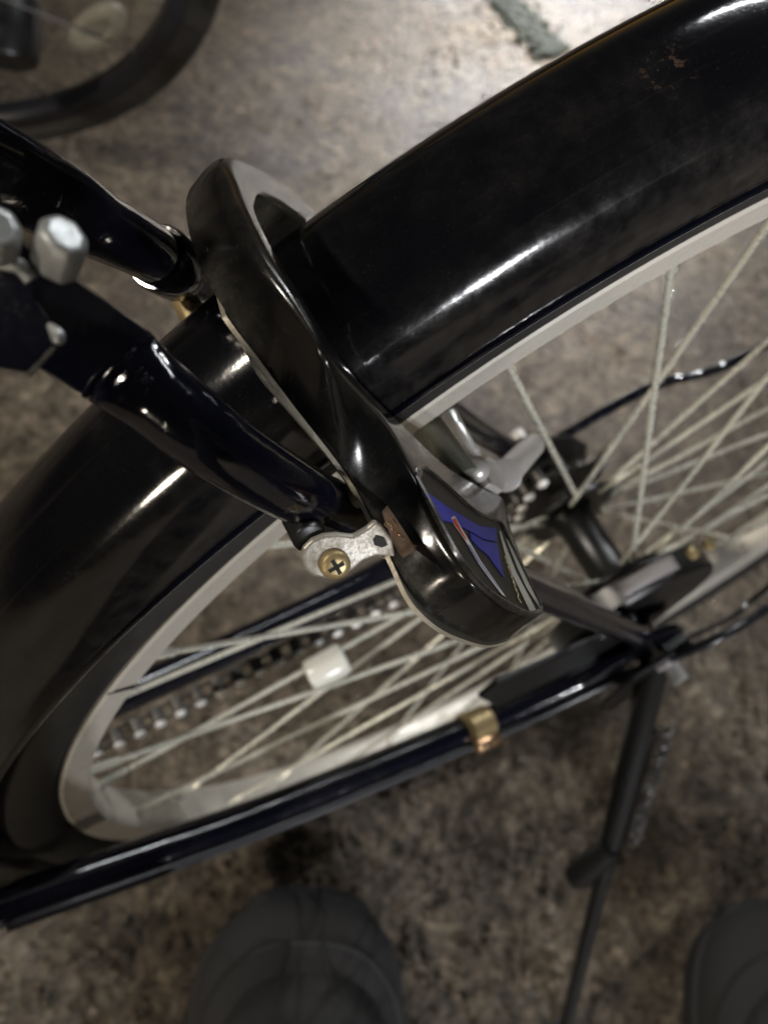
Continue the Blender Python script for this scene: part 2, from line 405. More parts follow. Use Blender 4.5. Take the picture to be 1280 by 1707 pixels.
# spoke reflector
c = uy(545, 1112, .006); ua = (uy(577, 1095, .006) - uy(513, 1130, .006)).normalized(); va = (ua.cross(EY)).normalized()
m = MB(); m.cyl(c - ua * .0115, c + ua * .0115, .0088, 20, .003); m.build('spoke_reflector', M_plastic, rw)

# mudguard
FX, FZ = -.00998, -.00052
def FW(r, deg, y):
    off = Matrix.Rotation(-R_(PHI), 3, 'Y') @ Vector((FX, 0, FZ)); return WP(r, deg, y) + off
def fender():
    prof = []; n = 26; HW = .0246; HH = .0268; RF = .3700
    for i in range(n + 1):
        a = -math.pi / 2 + math.pi * i / n; e = 2 / 2.4
        sx, cx = math.sin(a), math.cos(a)
        prof.append((RF - HH + HH * (abs(cx) ** e), HW * math.copysign(abs(sx) ** e, sx)))
    lip0 = [(RF - HH - .0026, -HW - .0002)]; lip1 = [(RF - HH - .0026, HW + .0002)]
    outer = lip0 + prof + lip1
    inner = [(r - .0011, y * .955) for r, y in reversed(outer)]
    inner[0] = (outer[-1][0] - .0003, HW - .0012); inner[-1] = (outer[0][0] - .0003, -HW + .0012)
    loop = outer + inner; N = 260; a0, a1 = -25, 205
    rings = [[FW(r, a0 + (a1 - a0) * i / N, y) for r, y in loop] for i in range(N + 1)]
    m = MB(); m.rings(rings, True, True); o = m.build('fender', M_fender, bike, angle=50)
    uv = o.data.uv_layers.new(name='UVMap'); k = len(loop)
    for pl in o.data.polygons:
        for li in pl.loop_indices:
            vi = o.data.loops[li].vertex_index; uv.data[li].uv = ((vi // k) / N * 1.5, (vi % k) / k * .2)
    return o
fen = fender()
rust_chip(M_fender, tuple(FW(.3685, 98.8, -.0035)), .0065)
bead = MB()
bead.tube([FW(.3409, -25 + 230 * i / 200, -.0249) for i in range(201)], .0011, 8).tube([FW(.3409, -25 + 230 * i / 200, .0249) for i in range(201)], .0011, 8)
bead.build('rolled_edge', M_frame, fen)

# frame tubes
def oval_tube(path, u_dir, ru, rv, seg=20, n=8):
    """tube with unequal half-widths ru (along u_dir) and rv"""
    k = len(path); pts = cat_rom(path, n)
    def lerp(L, i): 
        t = i / n; a = min(int(t), k - 1); b = min(a + 1, k - 1); f = t - a; f = f * f * (3 - 2 * f); return L[a] * (1 - f) + L[b] * f
    rings = []
    for i, p in enumerate(pts):
        t = (pts[min(i + 1, len(pts) - 1)] - pts[max(i - 1, 0)]).normalized()
        u = (u_dir - t * u_dir.dot(t)).normalized(); v = t.cross(u)
        a, b = lerp(ru, i), lerp(rv, i)
        rings.append([p + u * math.cos(2 * math.pi * j / seg) * a + v * math.sin(2 * math.pi * j / seg) * b for j in range(seg)])
    m = MB(); m.rings(rings); return m
# near seat stay: round below, pinched flat where it is bolted at the top
view_up = Vector((.25, .9, .35)).normalized()
stay = [ul(-170, 390, .016), ul(-20, 470, .013), ul(95, 545, .010), ul(200, 611, .008), ul(262, 660, .007), ul(330, 716, .006), ul(400, 766, .006), ul(500, 823, .006), ul(590, 864, .006), WP(.20, 118.2, -.0515), WP(.10, 119, -.056), WP(.035, 120, -.060)]
# direction across the pinched plate, as it lies beside the wheel
sc_ = ul(200, 611, .0083); dp = (sc_ - CAM).dot(ROT[2]) / FPX
fu = (ROT[0] * (257 - 143) + ROT[1] * (561 - 664)) * dp; flat_u = fu.normalized(); fw_ = fu.length / 2
vn = (CAM - sc_).normalized()
stay2 = [ul(192, 605, .0086), ul(201, 612, .0083), ul(226, 632, .0078)] + stay[4:]
st = oval_tube(stay2, flat_u, [fw_ * .96, fw_, fw_ * .96, .0074, .0072, .0069, .0067, .0067, .0067, .0065, .006], [.0012, .0026, .0050, .0066, .0070, .0068, .0067, .0067, .0067, .0065, .006])
st.build('seat_stay', M_frame, bike, angle=32)
pm = MB(); pr = []
for px, py, q, k in ((-190, 375, .0165, 1.0), (-20, 466, .0120, 1.05), (95, 541, .0102, 1.04), (185, 600, .0088, 1.0), (203, 613, .0083, .96)):
    c = ul(px, py, q); u = flat_u * fw_ * k; v = vn * .0017
    pr.append([c - u + v * .3, c - u * .94 + v, c + u * .94 + v, c + u + v * .3, c + u - v, c - u - v])
pm.rings(pr); pm.build('stay_plate', M_frame, bike, angle=25)
MB().tube(cat_rom([sc_ + vn * .0016 + (ROT[0] * (x - 200) + ROT[1] * (y - 611)) * dp for x, y in ((254, 563), (240, 575), (205, 590), (172, 615), (152, 640), (141, 662))], 4), .00055, 8).build('crease', M_frame, bike)
far = [uy(-170, 200, .016), uy(0, 287, .020), uy(90, 335, .024), uy(170, 380, .029), uy(240, 415, .034), uy(320, 462, .040), WP(.30, 118.2, .0465), WP(.20, 118.2, .0515), WP(.10, 119, .056), WP(.035, 120, .060)]
flat_f = (uy(60, 250, .02) - uy(0, 345, .02)).normalized()
oval_tube(far, flat_f, [.0092, .0092, .0088, .0078, .0072, .007, .0067, .0067, .0065, .006], [.003, .003, .0032, .0055, .007, .007, .0067, .0067, .0065, .006]).build('seat_stay', M_frame, bike, angle=60)
# chain stays
cs = [uy(-260, 1600, -.030), uy(0, 1512, -.034), uy(250, 1425, -.040), uy(500, 1333, -.046), uy(800, 1208, -.053), uy(1000, 1115, -.058), uy(1075, 1075, -.060)]
oval_tube(cs, Vector((0, 0, 1)), [.0105, .0105, .0100, .0095, .009, .008, .0065], [.0095, .0095, .0095, .0090, .0085, .0075, .0055]).build('chain_stay', M_frame, bike)
cf = [Vector((p.x, -p.y, p.z)) for p in cs]
oval_tube(cf, Vector((0, 0, 1)), [.0105, .0105, .0100, .0095, .009, .008, .0065], [.0095, .0095, .0095, .0090, .0085, .0075, .0055]).build('chain_stay', M_frame, bike)
for s in (-1, 1):
    m = MB(); out = [WP(r, a, .062 * s) for r, a in ((.045, 122), (.040, 108), (.022, 70), (.018, 20), (.018, -40), (.022, -90), (.030, 215), (.050, 178), (.046, 168), (.026, 145))]
    m.prism(out, (0, .004 * s, 0)); m.build('dropout', M_frame, bike, smooth=False, bevel=.0008)
# bolted seat cluster, at the upper left: flat nut heads and folded plates
view = (CAM - ul(90, 420, .012)).normalized()
def lug(px, py, s, rpx, mname, m_, h=.004, seg=28, sq=1.0, up=view, roll=None):
    c = ul(px, py, s); r = rpx * (c - CAM).dot(ROT[2]) / FPX
    u = up.cross(Vector((0, 0, 1))).normalized(); v = up.cross(u)
    mm = MB(); mm.rings([[c + (u * math.cos(2 * math.pi * k / seg) + v * math.sin(2 * math.pi * k / seg) * sq) * r * q + up * z for k in range(seg)] for q, z in ((.9, -h), (1, -h * .8), (1, h * .35), (.93, h * .7), (.72, h), (.02, h * 1.15))])
    return mm.build(mname, m_, bike, angle=20, bevel=r * .16)
bolt_dir = (view + Vector((.9, .2, .1))).normalized()
def dpt(px, py, t): return CAM + ray(px, py) * t
def nut(px, py, t, rpx, up, sides, sq, h):
    c = dpt(px, py, t); r = rpx * t / FPX; u = (ROT[0] * .5 + ROT[1] * .86 - up * (ROT[0] * .5 + ROT[1] * .86).dot(up)).normalized(); v = up.cross(u)
    mm = MB(); mm.rings([[c + (u * math.cos(2 * math.pi * (k + .5) / sides) + v * math.sin(2 * math.pi * (k + .5) / sides) * sq) * r * q + up * z for k in range(sides)] for q, z in ((1, -h), (1, h * .6), (.80, h))])
    mm.build('seat_bolt', M_bolt, bike, angle=40, bevel=r * .16)
nut(100, 414, .139, 50, (view + Vector((.5, .5, .5))).normalized(), 8, .80, .0034)
nut(-4, 392, .137, 46, (view + Vector((.2, .3, .2))).normalized(), 8, .85, .0030)
pl = MB(); pl.prism([dpt(x, y, .1445) for x, y in ((-160, 400), (10, 446), (52, 472), (62, 500), (100, 560), (50, 624), (-20, 612), (-150, 560))], view * -.0014)
pl.build('clamp_plate', M_frame, bike, smooth=False, bevel=.0006)
MB().tube(cat_rom([dpt(-40, 430, .141), dpt(10, 438, .141), dpt(36, 446, .141), dpt(54, 466, .1415)], 4), .0012, 8).build('clamp_edge', M_bolt, bike)
MB().tube(cat_rom([dpt(82, 540, .1425), dpt(97, 560, .1425), dpt(95, 574, .1425)], 4), [.0004, .0006, .0008, .0010, .0011, .0011, .0010, .0008, .0005], 8).build('clamp_edge', M_bolt, bike)
MB().tube([dpt(92, 580, .1428), dpt(48, 626, .1428)], .0004, 8).build('clamp_edge', M_chain, bike)

# chain on the far side: every link of the visible run
chain = part_empty('chain', bike, uy(370, 1138, .040))
run = [uy(-60, 1352, .040), uy(180, 1235, .040), uy(370, 1138, .040), uy(555, 1045, .040), uy(690, 975, .040), uy(790, 915, .040), uy(848, 868, .040), uy(866, 828, .040), uy(892, 798, .040), uy(922, 776, .040), uy(957, 752, .040)]
wrap = [WP(.0335, a, .040) for a in (205, 180, 155, 130, 108, 90)]
up = [WP(.0335, 85, .040) + (run[0] - run[3]).normalized() * d for d in (.05, .15, .26, .36)]
def resample(pts, step):
    pts = cat_rom(pts, 24); out = [pts[0]]; acc = 0
    for a, b in zip(pts, pts[1:]):
        L = (b - a).length
        while acc + L >= step:
            t = (step - acc) / L; a = a.lerp(b, t); L = (b - a).length; acc = 0; out.append(a)
        acc += L
    return out
M1 = None
path = resample(run, .0127)
def link_mesh(inner):
    m = MB(); w = .0026 if inner else .0036
    for s in (-1, 1):
        o = []
        for k in range(10):
            a = math.pi / 2 + math.pi * k / 9; o.append(Vector((math.cos(a) * .0036, w * s, math.sin(a) * .0036)))
        o.append(Vector((.00635, w * s, -.0024)))
        for k in range(10):
            a = -math.pi / 2 + math.pi * k / 9; o.append(Vector((.0127 + math.cos(a) * .0036, w * s, math.sin(a) * .0036)))
        o.append(Vector((.00635, w * s, .0024)))
        m.prism(o, (0, .0009 * s, 0))
    if inner:
        for x in (0, .0127): m.cyl((x, -.0026, 0), (x, .0026, 0), .0038, 12)
    m.m = 1; m.tube([(0, -.0044, 0), (0, -.0058, 0), (0, -.0068, 0)], [.0034, .0032, .0018], 14)
    return m
protos = [link_mesh(True).build('chain_link', [M_chain, M_pin_glint]), link_mesh(False).build('chain_link', [M_chain, M_pin_glint])]
for i, (a, b) in enumerate(zip(path, path[1:])):
    o = protos[i] if i < 2 else protos[i % 2].copy()
    if i >= 2: sc.collection.objects.link(o)
    d = (b - a); o.rotation_euler = (0, -math.atan2(d.z, d.x), 0); o.location = a; put(o, chain)
gd = [uy(150, 1205, .052), uy(350, 1110, .052), uy(520, 1022, .052), uy(800, 880, .052)]
gm = MB().tube(cat_rom([p + Vector((0, .004, .004)) for p in gd], 5), .0058, 12); gm.build('chain_guard', M_frame, bike)
sg = MB(); sg.prism([uy(x, y, .049) for x, y in ((700, 965), (800, 880), (838, 800), (868, 762), (905, 735), (950, 728), (978, 742), (975, 775), (940, 815), (905, 850), (860, 895), (780, 945))], (0, .002, 0)); sg.build('chain_case', M_blackmetal, bike, smooth=False)

# band brake drum on the near side
br = MB(); br.rings([[WP(r, k * 9, y) for k in range(40)] for y, r in ((-.031, .030), (-.031, .0475), (-.0325, .0495), (-.0440, .0495), (-.0460, .0480), (-.0470, .044), (-.0480, .018), (-.0520, .015), (-.0520, .006))])
drum = br.build('band_brake', M_blackmetal, bike, angle=30)
lab = MB(); lab.rings([[WP(.0502, a, y) for a in range(112, 70, -4)] for y in (-.0425, -.0345)], False, False); lo = lab.build('brake_label', M_label, drum)
lo.modifiers.new('solid', 'SOLIDIFY').thickness = .0006
for px, py in ((1150, 925), (1176, 911)):
    c = uy(px, py, -.040); MB().cyl(c, c + Vector((.001, 0, .004)), .0035, 14, .0008).build('brake_bolt', M_brass, drum)
arm = MB(); arm.prism([uy(x, y, -.056) for x, y in ((800, 1165), (830, 1140), (1000, 1065), (1060, 1030), (1075, 1060), (1000, 1095), (830, 1178))], (0, .003, 0)); arm.build('brake_arm', M_blackmetal, bike, smooth=False, bevel=.0006)
# brass clip and cable along the chain stay
c0 = uy(793, 1212, -.0535); t0 = (uy(830, 1195, -.0535) - uy(760, 1227, -.0535)).normalized()
cl = MB(); cl.rings([[c0 + t0 * d + (Vector((0, 1, 0)) * math.cos(a) * .0100 + t0.cross(Vector((0, 1, 0))) * math.sin(a) * .0108) for a in [2 * math.pi * k / 24 for k in range(24)]] for d in (-.0075, .0075)]); cl.build('cable_clip', M_brass, bike, angle=40)
cb = [p + Vector((0, -.0098, .0035)) for p in (cs[1], cs[2], cs[3], cs[4], cs[5])] + [WP(.03, 60, -.080), WP(.06, 15, -.078)]
MB().tube(cat_rom(cb, 8), .0027, 10).build('brake_cable', M_cable, bike)
ce = c0 + Vector((0, -.0104, .0035)); MB().cyl(ce - t0 * .008, ce + t0 * .008, .0040, 14, .001).build('cable_ferrule', M_copper, bike)
# fender stays
MB().tube(cat_rom([WP(.004, 90, .066), uy(935, 728, .056), uy(1085, 645, .05), uy(1280, 572, .042), FW(.352, 30, .030)], 6), .0029, 8).build('fender_stay', M_frame, bike)
MB().tube(cat_rom([WP(.004, 0, -.068), uy(1180, 1048, -.066), uy(1235, 1018, -.062), uy(1285, 975, -.056), FW(.352, -10, -.030)], 6), .0020, 8).build('fender_stay', M_frame, bike)
# side stand
ks = part_empty('kickstand', bike, WP(0, 0, -.066))
top = WP(.012, -80, -.068); foot = uz(942, 1712, .004); mid = top.lerp(foot, .46)
L = MB(); L.tube([top + Vector((0, 0, .02)), top, top.lerp(foot, .22), mid], [.0085, .0090, .0082, .0072], 14); L.build('leg', M_blackmetal, ks)
L = MB(); L.tube([top.lerp(foot, .40), mid, top.lerp(foot, .7), foot], [.0060, .0058, .0052, .0050], 12); L.tube([foot, foot + (foot - top).normalized() * .006], [.008, .007], 12); L.build('leg_tip', M_blackmetal, ks)
b = MB(); b.prism([WP(r, a, -.072) for r, a in ((.020, 60), (.020, -10), (.050, -75), (.095, -86), (.100, -98), (.060, -120), (.022, 180))], (0, -.003, 0)); b.build('bracket', M_blackmetal, ks, smooth=False, bevel=.0006)
s0, s1 = top.lerp(foot, .16) + Vector((.0135, -.006, .004)), top.lerp(foot, .43) + Vector((.0105, -.006, .004))
sd = (s1 - s0).normalized(); su = sd.cross(Vector((0, 1, 0))).normalized(); sv = sd.cross(su)
MB().tube([s0.lerp(s1, i / 400) + (su * math.cos(i * .33) + sv * math.sin(i * .33)) * .0046 for i in range(401)], .0011, 6).build('spring', M_chain, ks)
e = top.lerp(foot, .44); MB().tube([e + Vector((-.002, .0, .006)), e + Vector((-.012, -.004, -.020)), e + Vector((-.016, -.006, -.034))], [.008, .0095, .009], 12).build('foot_peg', M_blackmetal, ks)

# ------------------------------------------------------------------ ring lock clamped to the seat stays
lock = thing('ring_lock', LP(0, .37, -.01), 'glossy black horseshoe ring lock with blue sticker clamped round the rear fender', 'bicycle lock')
#        outer front            outer rear               inner rear        (across mm, outward mm, forward mm)
ST = [((60, 283, -4), (56, 285, -19), (38, 285, -19)),
      ((61, 318, -5), (54.5, 323, -20), (36, 325, -20)),
      ((57, 345, -6), (49.5, 350.5, -20), (33.3, 350.4, -20)),
      ((47, 368, -6), (41.0, 371.8, -20), (30.2, 363, -20)),
      ((30.2, 384.7, -6), (25.5, 392.6, -20), (24.5, 376, -20)),
      ((13.0, 395.4, -6), (12.0, 398.6, -20), (15.6, 385.8, -20)),
      ((-1.5, 400.6, -6), (4.0, 401.8, -20), (8.0, 392, -20)),
      ((-13.0, 400.2, -6), (-5.5, 404.4, -20), (-3.0, 395.6, -20)),
      ((-23.2, 395.6, -6), (-14.9, 405.2, -20), (-12, 396, -20)),
      ((-32.4, 387.2, -5), (-25.4, 403.5, -20), (-21, 395.5, -20)),
      ((-40.8, 377.8, -4), (-33.6, 398.8, -19), (-26.4, 391, -19)),
      ((-47, 371.9, -3), (-35.6, 384, -17.4), (-30.5, 379, -17)),
      ((-55.5, 369.4, -2), (-39.2, 371, -15.7), (-32, 361, -15.5)),
      ((-64.6, 368.0, -1), (-50.5, 366, -14), (-33.5, 345, -14.4)),
      ((-71.2, 365.6, 0), (-66.9, 366.8, -12.6), (-35.3, 332, -13.6)),
      ((-76.6, 359.7, 0), (-74.4, 366.2, -12.5), (-36.0, 315, -12.9)),
      ((-79.6, 348.9, 0), (-79.0, 361.0, -12.5), (-35.0, 290, -12.6)),
      ((-81.5, 330, 0), (-81.9, 344, -12.5), (-33.5, 269, -12.5)),
      ((-79.5, 309, 0), (-81.0, 319, -12.5), (-45.0, 285, -12.5))]
def fillet(A, B, C, r, n=3):
    a, c = (A - B).normalized(), (C - B).normalized()
    r1, r2 = min(r, (A - B).length * .62), min(r, (C - B).length * .62); p, q = B + a * r1, B + c * r2
    return [p * (1 - t) ** 2 + B * 2 * t * (1 - t) + q * t * t for t in [k / n for k in range(n + 1)]]
def lock_body():
    cols = [cat_rom([LP(s[k][0] / 1e3, s[k][1] / 1e3, s[k][2] / 1e3) for s in ST], 7) for k in range(3)]
    ci = []
    for s in ST:
        ci.append(LP(s[2][0] / 1e3, s[2][1] / 1e3, s[0][2] / 1e3))
    cols.append(cat_rom(ci, 7)); rings = []; n = len(cols[0])
    for i in range(n):
        fo, ro, ri, fi = (c[i] for c in cols)
        mo = fo.lerp(ro, .5) + (fo - fi).normalized() * (.0007 if i < n * .5 else .0006 - .0010 * min(1, (i / n - .5) * 5))
        k = max(0, min(1, (i / n - .55) * 6)); rr = .0050 * (1 - k) + .0022 * k
        rings.append([fo] + [mo] + fillet(mo, ro, ri, rr, 8) + fillet(ro.lerp(ri, .65), ri, fi, .0018, 3) + [fi])
    # draw the closing end in, so that it is rounded
    last = rings[-1]; cen = sum(last, Vector()) / len(last); dr = (rings[-1][4] - rings[-6][4]).normalized()
    for q, z in ((.97, .0012), (.90, .0022), (.75, .0027)): rings.append([cen + (p - cen) * q + dr * z for p in last])
    m = MB(); m.rings(rings); return m.build('body', M_lock, lock, angle=42)
body = lock_body()
# back plate with its worn edge
def back_plate():
    o = cat_rom([LP(s[0][0] / 1e3, s[0][1] / 1e3, s[0][2] / 1e3 + .0003) for s in ST], 7)
    i_ = cat_rom([LP(s[2][0] / 1e3, s[2][1] / 1e3, s[0][2] / 1e3 + .0003) for s in ST], 7)
    n = len(o); rings = []
    for k in range(7 * 7, n):
        out = (o[k] - i_[k]).normalized(); g = .0006 + .0022 * max(0, min(1, (k / n - .70) * 12, (1 - k / n) * 8))
        a = o[k] + out * g; rings.append([a, a + ET * .0010, i_[k] + ET * .0010, i_[k]])
    MB().rings(rings).build('back_plate', M_edge, lock, angle=30)
back_plate()
# printed sticker on the housing
def decal(pix, s, m_, name='sticker_print', th=.00012, par=None):
    mm = MB(); mm.prism([ul(x, y, s) for x, y in pix], ET * -th); return mm.build(name, m_, par or lock, smooth=False)
SS = -.01385
rimpix = [(693, 796), (694, 784), (701, 780), (712, 785), (745, 812), (790, 852), (826, 868), (838, 880), (858, 925), (880, 972), (899, 1012), (893, 1022), (870, 1020), (815, 988), (775, 945), (745, 895), (716, 838)]
panel = decal(rimpix, SS + .0003, M_panel, 'sticker', .0002)
decal([(704, 812), (718, 826), (753, 850), (798, 877), (826, 881), (828, 903), (806, 899), (780, 884), (758, 873), (738, 868), (722, 845), (709, 826)], SS, M_blue, 'blue_print', par=panel)
decal([(782, 888), (806, 902), (828, 907), (833, 935), (839, 963), (826, 945), (812, 925), (798, 914), (784, 899)], SS, M_blue, 'blue_print', par=panel)
decal([(751, 863), (757, 860), (768, 880), (781, 902), (800, 935), (842, 995), (836, 992), (796, 938), (772, 897), (756, 874)], SS - .00005, M_pale, 'pale_print', par=panel)
decal([(754, 866), (758, 864), (768, 884), (778, 901), (774, 897), (757, 873)], SS - .0002, M_red, 'red_print', par=panel)
decal([(780, 908), (784, 910), (801, 938), (834, 985), (797, 936)], SS - .0002, M_bluegrey, 'blue_print', par=panel)
decal([(831, 885), (834, 887), (843, 912), (860, 955), (894, 1020), (883, 1020), (853, 957), (840, 920)], SS, M_greystripe, 'grey_stripe', par=panel)
decal([(842, 897), (846, 902), (868, 945), (885, 975), (902, 1014), (899, 1014), (876, 978), (861, 945)], SS, M_greystripe, 'grey_stripe', par=panel)
def lettering():
    a, b = ul(839, 922, SS - .0002), ul(864, 1000, SS - .0002); d = b - a
    cu = bpy.data.curves.new('lettering', 'FONT'); cu.body = 'GORIN'; cu.size = .0042; cu.extrude = .00003; cu.shear = .2
    t = bpy.data.objects.new('lettering', cu); sc.collection.objects.link(t)
    x = d.normalized(); z = -ET; y = z.cross(x)
    me = bpy.data.meshes.new_from_object(t.evaluated_get(bpy.context.evaluated_depsgraph_get()))
    w_ = max(v.co.x for v in me.vertices); k = d.length / w_
    for v in me.vertices: v.co = a + x * v.co.x * k + y * v.co.y * .42 + z * v.co.z
    bpy.data.objects.remove(t); o = bpy.data.objects.new('lettering', me); sc.collection.objects.link(o); me.materials.clear(); me.materials.append(M_gold); put(o, panel)
lettering()
# raised rim round the sticker
MB().tube(cat_rom([ul(x, y, SS + .0002) for x, y in rimpix + rimpix[:1]], 4), .00075, 8, False).build('sticker_rim', M_lock, lock)
# rusty key latch in the outer wall
nl = (-EY * .75 + ER * .45).normalized()
k = MB(); k.prism([ul(x, y, -.0060) + nl * .0004 for x, y in ((655, 851), (668, 843), (680, 856), (694, 882), (707, 905), (692, 918), (672, 930), (662, 918), (648, 888), (640, 868))], nl * -.004)
latch = k.build('key_latch', M_rusty, lock, smooth=False, bevel=.0004)
k = MB(); k.prism([ul(x, y, -.0066) + nl * .0010 for x, y in ((663, 848), (672, 845), (697, 884), (706, 903), (694, 905), (686, 890))], nl * -.003); k.build('latch_ridge', M_rusty, latch, smooth=False, bevel=.0004)
for pts in (((648, 860), (657, 868), (662, 878)), ((652, 880), (662, 886), (670, 896)), ((642, 866), (650, 874), (655, 884))):
    MB().tube([ul(x, y, -.0058) + nl * .0011 for x, y in pts], .0006, 8).build('latch_tooth', M_copper, latch)
# clamp bracket and its screw
cB = uy(556, 938, -.060); nB = ((CAM - cB).normalized() * .75 + Vector((0, -1, 0)) * .5).normalized()
def onp(px, py):
    d = ray(px, py); return CAM + d * ((cB - CAM).dot(nB) / d.dot(nB))
ear = [(502, 930), (506, 914), (520, 900), (540, 892), (562, 890), (590, 893), (612, 880), (625, 868), (636, 875), (655, 900), (660, 930), (628, 928), (606, 936), (590, 950), (570, 962), (545, 966), (522, 962), (508, 950)]
k = MB(); k.prism([onp(x, y) for x, y in ear], nB * -.0018); bk = k.build('clamp_bracket', M_zinc, lock, smooth=False, bevel=.0007)
k = MB(); k.prism([onp(x, y) + nB * .0001 for x, y in ((622, 900), (628, 892), (640, 896), (646, 908), (636, 912), (624, 908))], nB * .0002); k.build('bracket_hole', M_seam, bk, smooth=False)
uB = nB.cross(Vector((0, 0, 1))).normalized(); vB = nB.cross(uB); rS = .0031; cS = onp(558, 940)
def sring(r, z): return [cS + (uB * math.cos(2 * math.pi * j / 28) + vB * math.sin(2 * math.pi * j / 28)) * r + nB * z for j in range(28)]
k = MB(); k.rings([sring(rS * 1.04, 0), sring(rS * 1.04, .0008), sring(rS * 1.0, .0011), sring(rS * .90, .00150), sring(rS * .5, .00165), sring(rS * .02, .0017)]); scw = k.build('clamp_screw', M_brass, lock, angle=50)
for a in (.5, .5 + math.pi / 2):
    x = uB * math.cos(a) + vB * math.sin(a); y = nB.cross(x)
    MB().box(cS + nB * .0015, x * rS * .58, y * rS * .14, nB * .0003).build('cross_slot', M_seam, scw, smooth=False)
k = MB(); k.cyl(onp(520, 905) - nB * .008 + Vector((0, .004, .0)), onp(520, 905) - nB * .002, .0036, 16, .0006); k.build('clamp_nut', M_blackmetal, lock)
# strap round the far seat stay
fa, fb = uy(262, 428, .0355), uy(300, 450, .0385)
k = MB(); k.tube([fa, fa.lerp(fb, .1), fa.lerp(fb, .9), fb], [.0080, .0086, .0086, .0080], 24); k.build('clamp_strap', M_frame, lock)
k = MB(); cn = uy(318, 520, .034); k.cyl(cn - Vector((.0, .006, 0)), cn + Vector((0, .006, 0)), .0035, 16, .0008); k.build('clamp_nut', M_brass, lock)
# rubber pad behind the plate
pd = ul(592, 826, -.0005); MB().ball(pd, .0035, 14, 8, (1, .8, 1.2)).build('clamp_pad', M_edge, lock)
# locking bolt across the wheel, and the lever that draws it
b0, b1 = ul(797, 778, -.0125), None
d = ray(747, 688); n_ = ER; b1 = CAM + d * ((b0 - CAM).dot(n_) / d.dot(n_))
MB().cyl(b0, b1, .0026, 20, .0006).build('locking_bolt', M_chrome, lock)
g0 = ul(772, 800, -.0095); d = ray(712, 712); g1 = CAM + d * ((g0 - CAM).dot(n_) / d.dot(n_))
MB().cyl(g0, g1, .0052, 20, .0008).build('bolt_guide', M_guide, lock)
kc = ul(793, 782, -.0135); MB().ball(kc, .0042, 16, 10).build('bolt_head', M_steel, lock)
l0, l1 = ul(842, 792, -.0150), ul(888, 742, -.0215)
ax = (l1 - l0).normalized()
lv = MB(); lv.cyl(l0, l1, .0047, 24, .0010); lever = lv.build('lever_knob', M_steel, lock)
fl = MB(); fl.cyl(l0 - ax * .0012, l0 + ax * .0008, .0056, 24, .0005); fl.build('lever_collar', M_steel, lever)
la = MB(); la.prism([ul(x, y, -.0145) for x, y in ((800, 775), (812, 760), (838, 772), (850, 800), (838, 818), (818, 806))], ET * .003); la.build('lever_arm', M_steel, lock, smooth=False, bevel=.0006)

# ------------------------------------------------------------------ neighbouring bicycle
NX, NY, NYAW, NLEAN = -0.219, 0.8417, R_(-26.6), R_(-17.5)
nu = Vector((math.cos(NYAW), math.sin(NYAW), 0)); nn = Vector((-math.sin(NYAW), math.cos(NYAW), 0))
nv = Vector((0, 0, 1)) * math.cos(NLEAN) + nn * math.sin(NLEAN); nw_ = nu.cross(nv)
NC = Vector((NX, NY, 0)) + nv * .34
def NP(r, deg, y): a = R_(deg); return NC + nu * math.cos(a) * r + nv * math.sin(a) * r + nw_ * y
nb = thing('parked_bicycle', (NX, NY, 0), 'second bicycle parked behind, its wheel blurred at the upper left corner', 'bicycle')
fw = part_empty('front_wheel', nb, NC)
revolve(TYRE, 0, 360, 96, NP).build('tyre', M_tyre, fw, angle=60)
revolve(RIM, 0, 360, 96, NP).build('rim', M_cable, fw, angle=28)
for a, b in spoke_set(fw, NP, .296, .0255, 28, 10):
    MB().tube([a, b], .001, 6).build('spoke', M_chain, fw)
m = MB(); m.rings([[NP(r, k * 15, y) for k in range(24)] for y, r in ((-.035, .012), (-.030, .032), (-.026, .032), (-.02, .016), (.02, .016), (.026, .032), (.03, .032), (.035, .012))]); m.build('hub', M_blackmetal, fw, angle=30)
best = None
def onwheel(px, py):
    d = ray(px, py); return CAM + d * ((NC - CAM).dot(nw_) / d.dot(nw_))
c = onwheel(163, 45); ex = (onwheel(200, 12) - onwheel(126, 78)); L_ = ex.length / 2; ex.normalize(); ey = nw_.cross(ex)
m = MB(); m.rings([[c + ex * math.cos(2 * math.pi * k / 28) * L_ * q + ey * math.sin(2 * math.pi * k / 28) * L_ * .48 * q + nw_ * z for k in range(28)] for q, z in ((.96, -.004), (1, -.003), (1, .003), (.9, .0045), (.55, .0045), (.45, .002), (.02, .002))]); m.build('spoke_reflector', M_cream, fw)
m = MB(); c = onwheel(12, 55); m.cyl(c - nw_ * .03 + nv * .01, c + nw_ * .025 - nv * .01, .030, 20, .006); m.build('dynamo', M_blackmetal, fw)
for s in (-1, 1):
    MB().tube([NP(0, 0, .05 * s), NP(.2, 60, .055 * s), NP(.40, 62, .045 * s)], [.009, .012, .014], 14).build('fork_blade', M_frame, nb)
m = MB(); m.cyl(NP(.40, 62, -.05), NP(.40, 62, .05), .016, 16, .003); m.cyl(NP(.40, 62, 0), NP(.62, 64, 0), .016); m.build('fork_crown', M_frame, nb)

